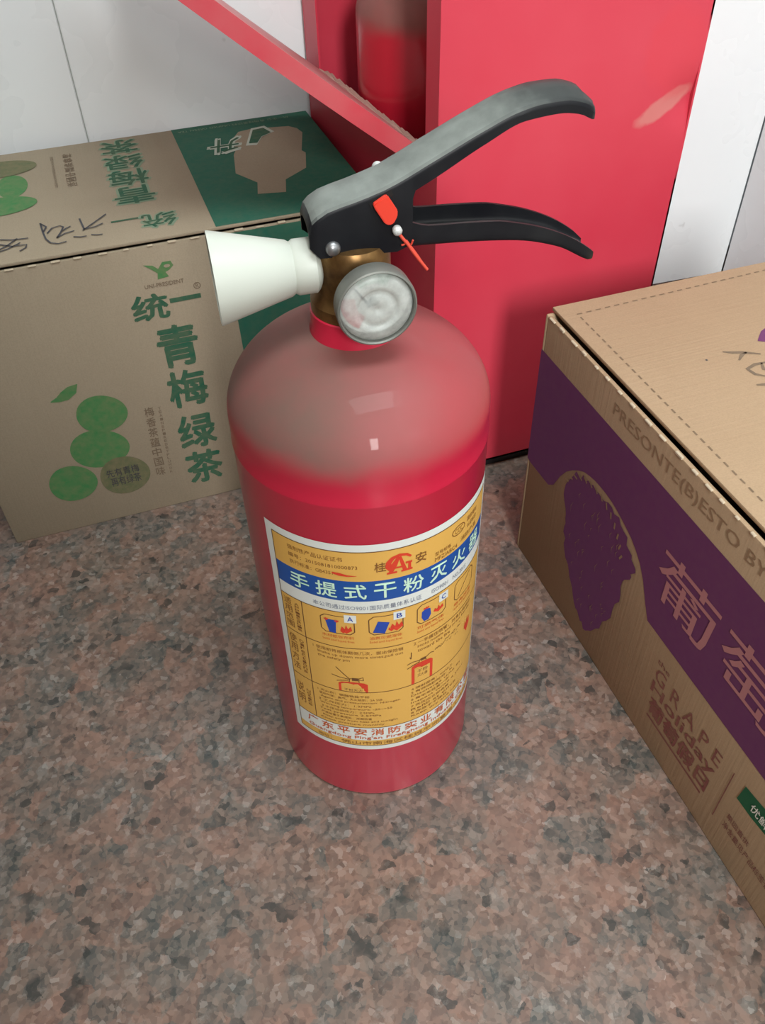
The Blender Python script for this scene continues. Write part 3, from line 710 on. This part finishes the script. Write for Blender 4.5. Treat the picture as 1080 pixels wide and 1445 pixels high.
def dusty_glass():
    m = D.materials.new('dusty_gauge_glass'); m.use_nodes = True; t = NT(m); nt = m.node_tree
    p = t.p; p.inputs['Base Color'].default_value = srgb(196, 202, 198); p.inputs['Roughness'].default_value = .4
    tr = t.n('ShaderNodeBsdfTransparent'); mx = t.n('ShaderNodeMixShader'); v = t.coord()
    f = t.ramp(t.noise(v, 110, 5, .6), [(.3, .35), (.7, .78)])
    t.l(f, mx.inputs[0]); t.l(tr.outputs[0], mx.inputs[1]); t.l(p.outputs[0], mx.inputs[2])
    t.l(mx.outputs[0], nt.nodes['Material Output'].inputs[0]); return m
M['gglass'] = dusty_glass()
lathe('gauge_glass', [(.0165, .0325), (.0158, .0342), (.0140, .0352), (.0112, .0357), (.0098, .0358), (.0090, .0349), (.0080, .0346), (.0068, .0353), (.0045, .0358), (.0022, .0356), (.0010, .0350), (0, .0348)], M['gglass'], ga, gxf, 48, 60)

# --- paper label wrapped round the front: u mm from its left edge, v mm below its top edge
LT, LW, LH, LR = .2555, 149., 193., ER
def fl_(u, v, o):
    a = math.radians(-156.0)+u*.001/LR; r_ = LR+.00018+o
    return (EX+r_*math.cos(a), EY+r_*math.sin(a), LT-v*.001)
def ink2(name, c): return mat(name, c, .42, spec=.4)
M['label_white'] = ink2('label_paper', srgb(214, 219, 214)); M['label_yellow'] = ink2('label_yellow', srgb(214, 168, 84)); M['label_blue'] = ink2('label_blue', srgb(28, 78, 152))
M['label_mint'] = ink2('label_pale_letters', srgb(196, 228, 206)); M['label_brown'] = ink2('label_brown_letters', srgb(128, 84, 40)); M['label_line'] = ink2('label_lines', srgb(104, 70, 40))
M['label_red'] = ink2('label_red', srgb(206, 62, 40)); M['label_orange'] = ink2('label_orange_letters', srgb(196, 92, 40)); M['label_grey'] = ink2('label_grey_letters', srgb(128, 134, 150)); M['label_blue2'] = ink2('label_blue_figures', srgb(36, 70, 160))
P = [.00006*i for i in range(8)]
bm = bmesh.new(); rect(bm, 0, LW, 0, LH, fl_, 0, 72, 4)
for e in bm.verts: pass
lab = printed('instruction_label', bm, M['label_white'], ext, 'yellow, blue and white paper instruction label')
def panel(nm, u0, u1, v0, v1, m, lvl): bm = bmesh.new(); rect(bm, u0, u1, v0, v1, fl_, P[lvl], 72, 1); return printed(nm, bm, M[m], lab)
panel('yellow_field', 5.2, 144, 5.2, 27.2, 'label_yellow', 1); panel('blue_band', 5.2, 144, 27.2, 43.2, 'label_blue', 1)
panel('yellow_field', 5.2, 144, 53, 167, 'label_yellow', 1); panel('yellow_field', 5.2, 144, 182, 188.2, 'label_yellow', 1)
bm = bmesh.new()   # ruled lines
hl = lambda v, u0=5.2, u1=144., w=.28: rect(bm, u0, u1, v-w, v+w, fl_, P[3], 72, 1)
for v in (5.2, 53, 84.6, 128.0, 167, 188.2): hl(v)
for u, v0, v1 in ((5.2, 5.2, 188.2), (144, 5.2, 188.2), (19.8, 53, 167)): rect(bm, u-.28, u+.28, v0, v1, fl_, P[3], 1, 1)
for (u0, u1, v0, v1) in ((31, 50, 57, 72), (58, 77, 56.5, 72), (85.5, 105, 56, 72), (112.5, 132, 56, 72)):
    c = 2.5; pts = [(u0+c, v0), (u1-c, v0), (u1, v0+c), (u1, v1-c), (u1-c, v1), (u0+c, v1), (u0, v1-c), (u0, v0+c), (u0+c, v0)]
    for p0, p1 in zip(pts, pts[1:]): ribbon(bm, [p0, ((p0[0]+p1[0])/2, (p0[1]+p1[1])/2), p1], .6, fl_, P[3])
ribbon(bm, [(128, 58), (122, 63), (116, 70)], .7, fl_, P[3])
printed('ruled_lines', bm, M['label_line'], lab)
def T(bm, s, u0, u1, v0, v1, lvl=4, **kw): text(bm, s, u0, u1, v1, v0, fl_, P[lvl], **kw)
bm = bmesh.new()
for i, ch in enumerate('手提式干粉灭火器'): T(bm, ch, 14.6+i*15.7, 26.2+i*15.7, 29.6, 41.0, bold=.012)
printed('title_lettering', bm, M['label_mint'], lab, 'pale title characters on the blue band')
bm = bmesh.new()
T(bm, '强制性产品认证证书', 15.4, 46.2, 9.2, 12.6); T(bm, '编号：2015081810000873', 15.4, 53.6, 14.8, 18.0); T(bm, '执行标准：GB4351', 15.8, 40.6, 20.0, 23.2)
T(bm, '桂', 62.2, 68.2, 13.4, 20.4, bold=.01); T(bm, '安', 84.2, 90.4, 13.0, 20.2, bold=.01)
ribbon(bm, ellipse(113, 13, 5.2, 3.2, 24)+[(118.2, 13)], .6, fl_, P[4]); T(bm, 'CCC', 109.8, 116.2, 11.2, 14.8)
T(bm, '国家强制', 120.5, 131, 9.5, 13); T(bm, '认证标志', 120.5, 131, 14.5, 18); T(bm, '型号规格', 96, 107, 18.6, 21.4); T(bm, 'MFZ/ABC4', 96, 112, 22.6, 25.6); T(bm, '消防产品', 115, 131, 20.5, 24)
cols = (('适用范围', 55.5, 82.5, 6.8, 12.4), ('使用方法', 88, 124, 6.8, 12.4), ('说明', 136, 160, 7.2, 12.6))
for s, v0, v1, u0, u1 in cols:
    h = (v1-v0)/len(s)
    for i, ch in enumerate(s): T(bm, ch, u0, u1, v0+i*h, v0+i*h+h*.82)
for s, v0, v1 in (('Applicable', 57, 82), ('Directions', 90, 123), ('Notice', 140, 158)):
    h = (v1-v0)/len(s)
    for i, ch in enumerate(s): T(bm, ch, 14.6, 17.6, v0+i*h, v0+i*h+h*.75)
T(bm, '1 使用前将瓶体颠倒几次，拔出保险销', 24, 77, 87.3, 90.4); T(bm, 'Shake up down more times,pull out', 26.5, 77, 91.4, 94.4); T(bm, 'the safety pin', 26.5, 46, 95.2, 98.0)
T(bm, '2 一手握住喷管，对准火焰根部', 83.5, 132, 86.5, 89.8); T(bm, 'Hold nozzle and press handle', 86, 131, 90.8, 93.6); T(bm, 'toward the fire', 86, 110, 94.4, 97.2)
rows = ['1 灭火剂：磷酸铵盐干粉', '  驱动气体：氮气，灭火级别：2A 55B', 'Agent and pressurization: Nitrogen', '2 工作压力：1.2MPa', 'Working temperature: -20~+55', '3 水压试验压力：2.5MPa', 'Test pressure 2.5MPa', '严禁放置于高温处，定期检查', 'Keep away from heat and sunlight', 'Check pressure monthly']
for i, s in enumerate(rows): T(bm, s, 23.5+(i % 3)*.8, 46+min(len(s), 34)*.85, 131.4+i*3.45, 133.8+i*3.45)
rows2 = ['4 喷射距离：4m以上', '5 有效喷射时间：9s', 'Discharge time 9s', '6 每半年检查一次', 'Inspect twice a year', '7 失压应立即充装', 'Refill at once', '8 存放于干燥处', 'Keep dry and cool']
for i, s in enumerate(rows2): T(bm, s, 82, 98+min(len(s), 22)*1.5, 131.6+i*3.7, 134.1+i*3.7)
T(bm, '地址：', 19.5, 29.5, 183.4, 186.8); T(bm, '佛山市南海区桂城平洲夏南工业区', 36, 138, 183.2, 187.0)
printed('small_lettering', bm, M['label_brown'], lab, 'small brown instructions')
bm = bmesh.new(); T(bm, '本公司通过ISO9001国际质量体系认证', 27.5, 88, 46.6, 50.4); T(bm, 'ISO9001', 94.5, 106, 46.8, 50); T(bm, 'NO.2015', 110, 122, 46.8, 50); printed('small_lettering', bm, M['label_grey'], lab)
bm = bmesh.new()
for i, ch in enumerate('广东平安消防实业有限公司'): T(bm, ch, 12.5+i*10.9, 20.6+i*10.9, 168.4, 175.6, bold=.012)
T(bm, "Guangdong Ping'an Firefighting Industry Co.,Ltd", 13, 140, 177.0, 181.2, bold=.008)
printed('maker_lettering', bm, M['label_orange'], lab, 'orange maker name lettering'); bm = bmesh.new()
for u, s in ((31, '木材纸张布料'), (58, '油类可燃液体'), (85.5, '可燃气体'), (112.5, '带电设备')): T(bm, s, u, u+18.5, 73.6, 76.4); T(bm, 'Solid and liquid fires', u, u+18.5, 77.6, 80.0)
printed('caption_lettering', bm, M['label_orange'], lab)
# red emblem between the two characters
bm = bmesh.new()
ribbon(bm, [(81.6, 13.2), (79.2, 11.0), (75.5, 10.2), (71.8, 11.6), (69.6, 14.6), (69.4, 17.6), (70.6, 20.0)], [1.4, 1.8, 2.0, 2.4, 3.0, 3.4, 2.6], fl_, P[4])
ribbon(bm, [(75.0, 11.4), (72.4, 17), (70.4, 22.6)], [1.6, 3.4, 2.0], fl_, P[5]); ribbon(bm, [(75.6, 11.4), (76.8, 16.5), (78.4, 22.6)], [1.4, 2.0, 2.2], fl_, P[4])
rect(bm, 68.6, 74.0, 21.8, 23.2, fl_, P[5]); rect(bm, 76.2, 82.4, 21.8, 23.2, fl_, P[5]); rect(bm, 78.6, 82.2, 16.4, 17.8, fl_, P[5]); rect(bm, 80.0, 81.6, 17.6, 22, fl_, P[5]); rect(bm, 72.6, 77.2, 18.6, 19.8, fl_, P[6])
printed('emblem', bm, M['label_red'], lab, 'red lettered emblem')
bm = bmesh.new(); ribbon(bm, [(40.2, 21.2), (44, 22.0), (48, 22.8), (53, 22.8)], [1.2, 2.2, 1.2, .2], fl_, P[5]); printed('scratch_mark', bm, M['label_red'], lab)
# pictograms
def fig(nm, pts, m, lvl=4):
    bm = bmesh.new(); bm_poly(bm, pts, fl_, P[lvl]); printed(nm, bm, M[m], lab)
fig('bin_figure', [(33.6, 60.8), (40.0, 60.6), (39.4, 72.0), (35.6, 71.6)], 'label_blue2'); fig('can_figure', [(63.0, 60.6), (69.4, 62.4), (66.6, 71.6), (60.0, 70.0)], 'label_blue2')
fig('bottle_figure', [(88.4, 62.2), (91, 60.6), (93.8, 61.8), (94.4, 67), (92.6, 70.8), (89.8, 70.8), (88.2, 67)], 'label_blue2')
for s_, u, v in (('A', 44.6, 54.8), ('B', 71.6, 54.6), ('C', 99.8, 55.0)):
    bm = bmesh.new(); rect(bm, u, u+6.7, v, v+6.6, fl_, P[5], 2, 1); printed('letter_tab', bm, M['label_white'], lab)
    bm = bmesh.new(); T(bm, s_, u+1.8, u+4.9, v+1.4, v+5.2, 6, bold=.01); printed('letter_print', bm, M['label_blue2'], lab)
def flame(u, v, w, h):
    fig('flame_figure', [(u, v+h), (u-w*.5, v+h*.6), (u-w*.35, v+h*.2), (u-w*.12, v+h*.5), (u, v), (u+w*.16, v+h*.45), (u+w*.4, v+h*.15), (u+w*.5, v+h*.62)], 'label_red')
flame(45.4, 63.6, 6.6, 7.6); flame(43.6, 66.8, 3.4, 4.4); flame(73.4, 62.4, 7.4, 8.6); flame(70.4, 66, 3.6, 4.6); flame(99.6, 63.2, 7.2, 5.6); flame(34.2, 59.2, 2.6, 2.8); flame(40.2, 59.6, 2.6, 3.0); flame(91.2, 58.8, 4, 2.6); flame(129.6, 101, 7.4, 15)
def little(u0, u1, v0, vb):   # a small red extinguisher figure
    w = u1-u0; fig('extinguisher_figure', [(u0, vb), (u0, v0+2.2), (u0+w*.12, v0+.7), (u0+w*.36, v0), (u0+w*.64, v0), (u0+w*.88, v0+.7), (u1, v0+2.2), (u1, vb)], 'label_red')
little(38.0, 55.6, 117.6, 127.7); little(82.2, 96.6, 108.2, 127.7)
for u0, u1, v0 in ((40.4, 53.2, 123.4), (84.4, 94.6, 113.4)):
    bm = bmesh.new(); rect(bm, u0, u1, v0, 127.4, fl_, P[5], 4, 1); printed('figure_label', bm, M['label_yellow'], lab)
bm = bmesh.new()
T(bm, '干粉灭火', 41.2, 52.4, 124.2, 126.8, 6); printed('figure_lettering', bm, M['label_line'], lab); bm = bmesh.new(); T(bm, '干粉', 86, 93, 114.6, 118, 6); T(bm, '灭火器', 86, 93, 119, 122, 6)
printed('figure_lettering', bm, M['label_line'], lab)
bm = bmesh.new()
for st in ([(44.6, 117.4), (45.2, 114.2), (50.2, 113.6), (50.6, 117.4)], [(45, 114.5), (41.5, 110), (37.2, 104.2)], [(44.6, 114.8), (39, 114), (34.2, 112.6)], [(44.2, 116), (40, 117), (37, 118)], [(50.4, 113.8), (53, 112.4), (53.2, 115.4), (50.6, 115)]):
    ribbon(bm, st, .6, fl_, P[4])
rect(bm, 46.4, 50, 113.2, 116, fl_, P[5]); printed('valve_figure', bm, M['label_line'], lab)
bm = bmesh.new()
for st in ([(87, 108), (87.4, 105.6), (91.4, 105.2), (91.8, 108)], [(87.2, 106), (83, 105.2), (79.4, 106.4)], [(86.8, 107.4), (83, 108.6), (79.4, 110.4)], [(82, 95.4), (82, 99), (81.6, 101.6)], [(82, 101.6), (81, 99.8)], [(91.6, 105.6), (95, 103.4), (97.4, 104.6)]):
    ribbon(bm, st, .6, fl_, P[4])
rect(bm, 88, 91.4, 104.8, 107, fl_, P[5])
for k in range(40):
    u = 98+k*.55; v = 103-k*.06+random.uniform(-1, 1)*(.8+k*.09); ribbon(bm, [(u, v), (u+1.1, v-.5)], .35, fl_, P[4])
printed('valve_figure', bm, M['label_line'], lab)
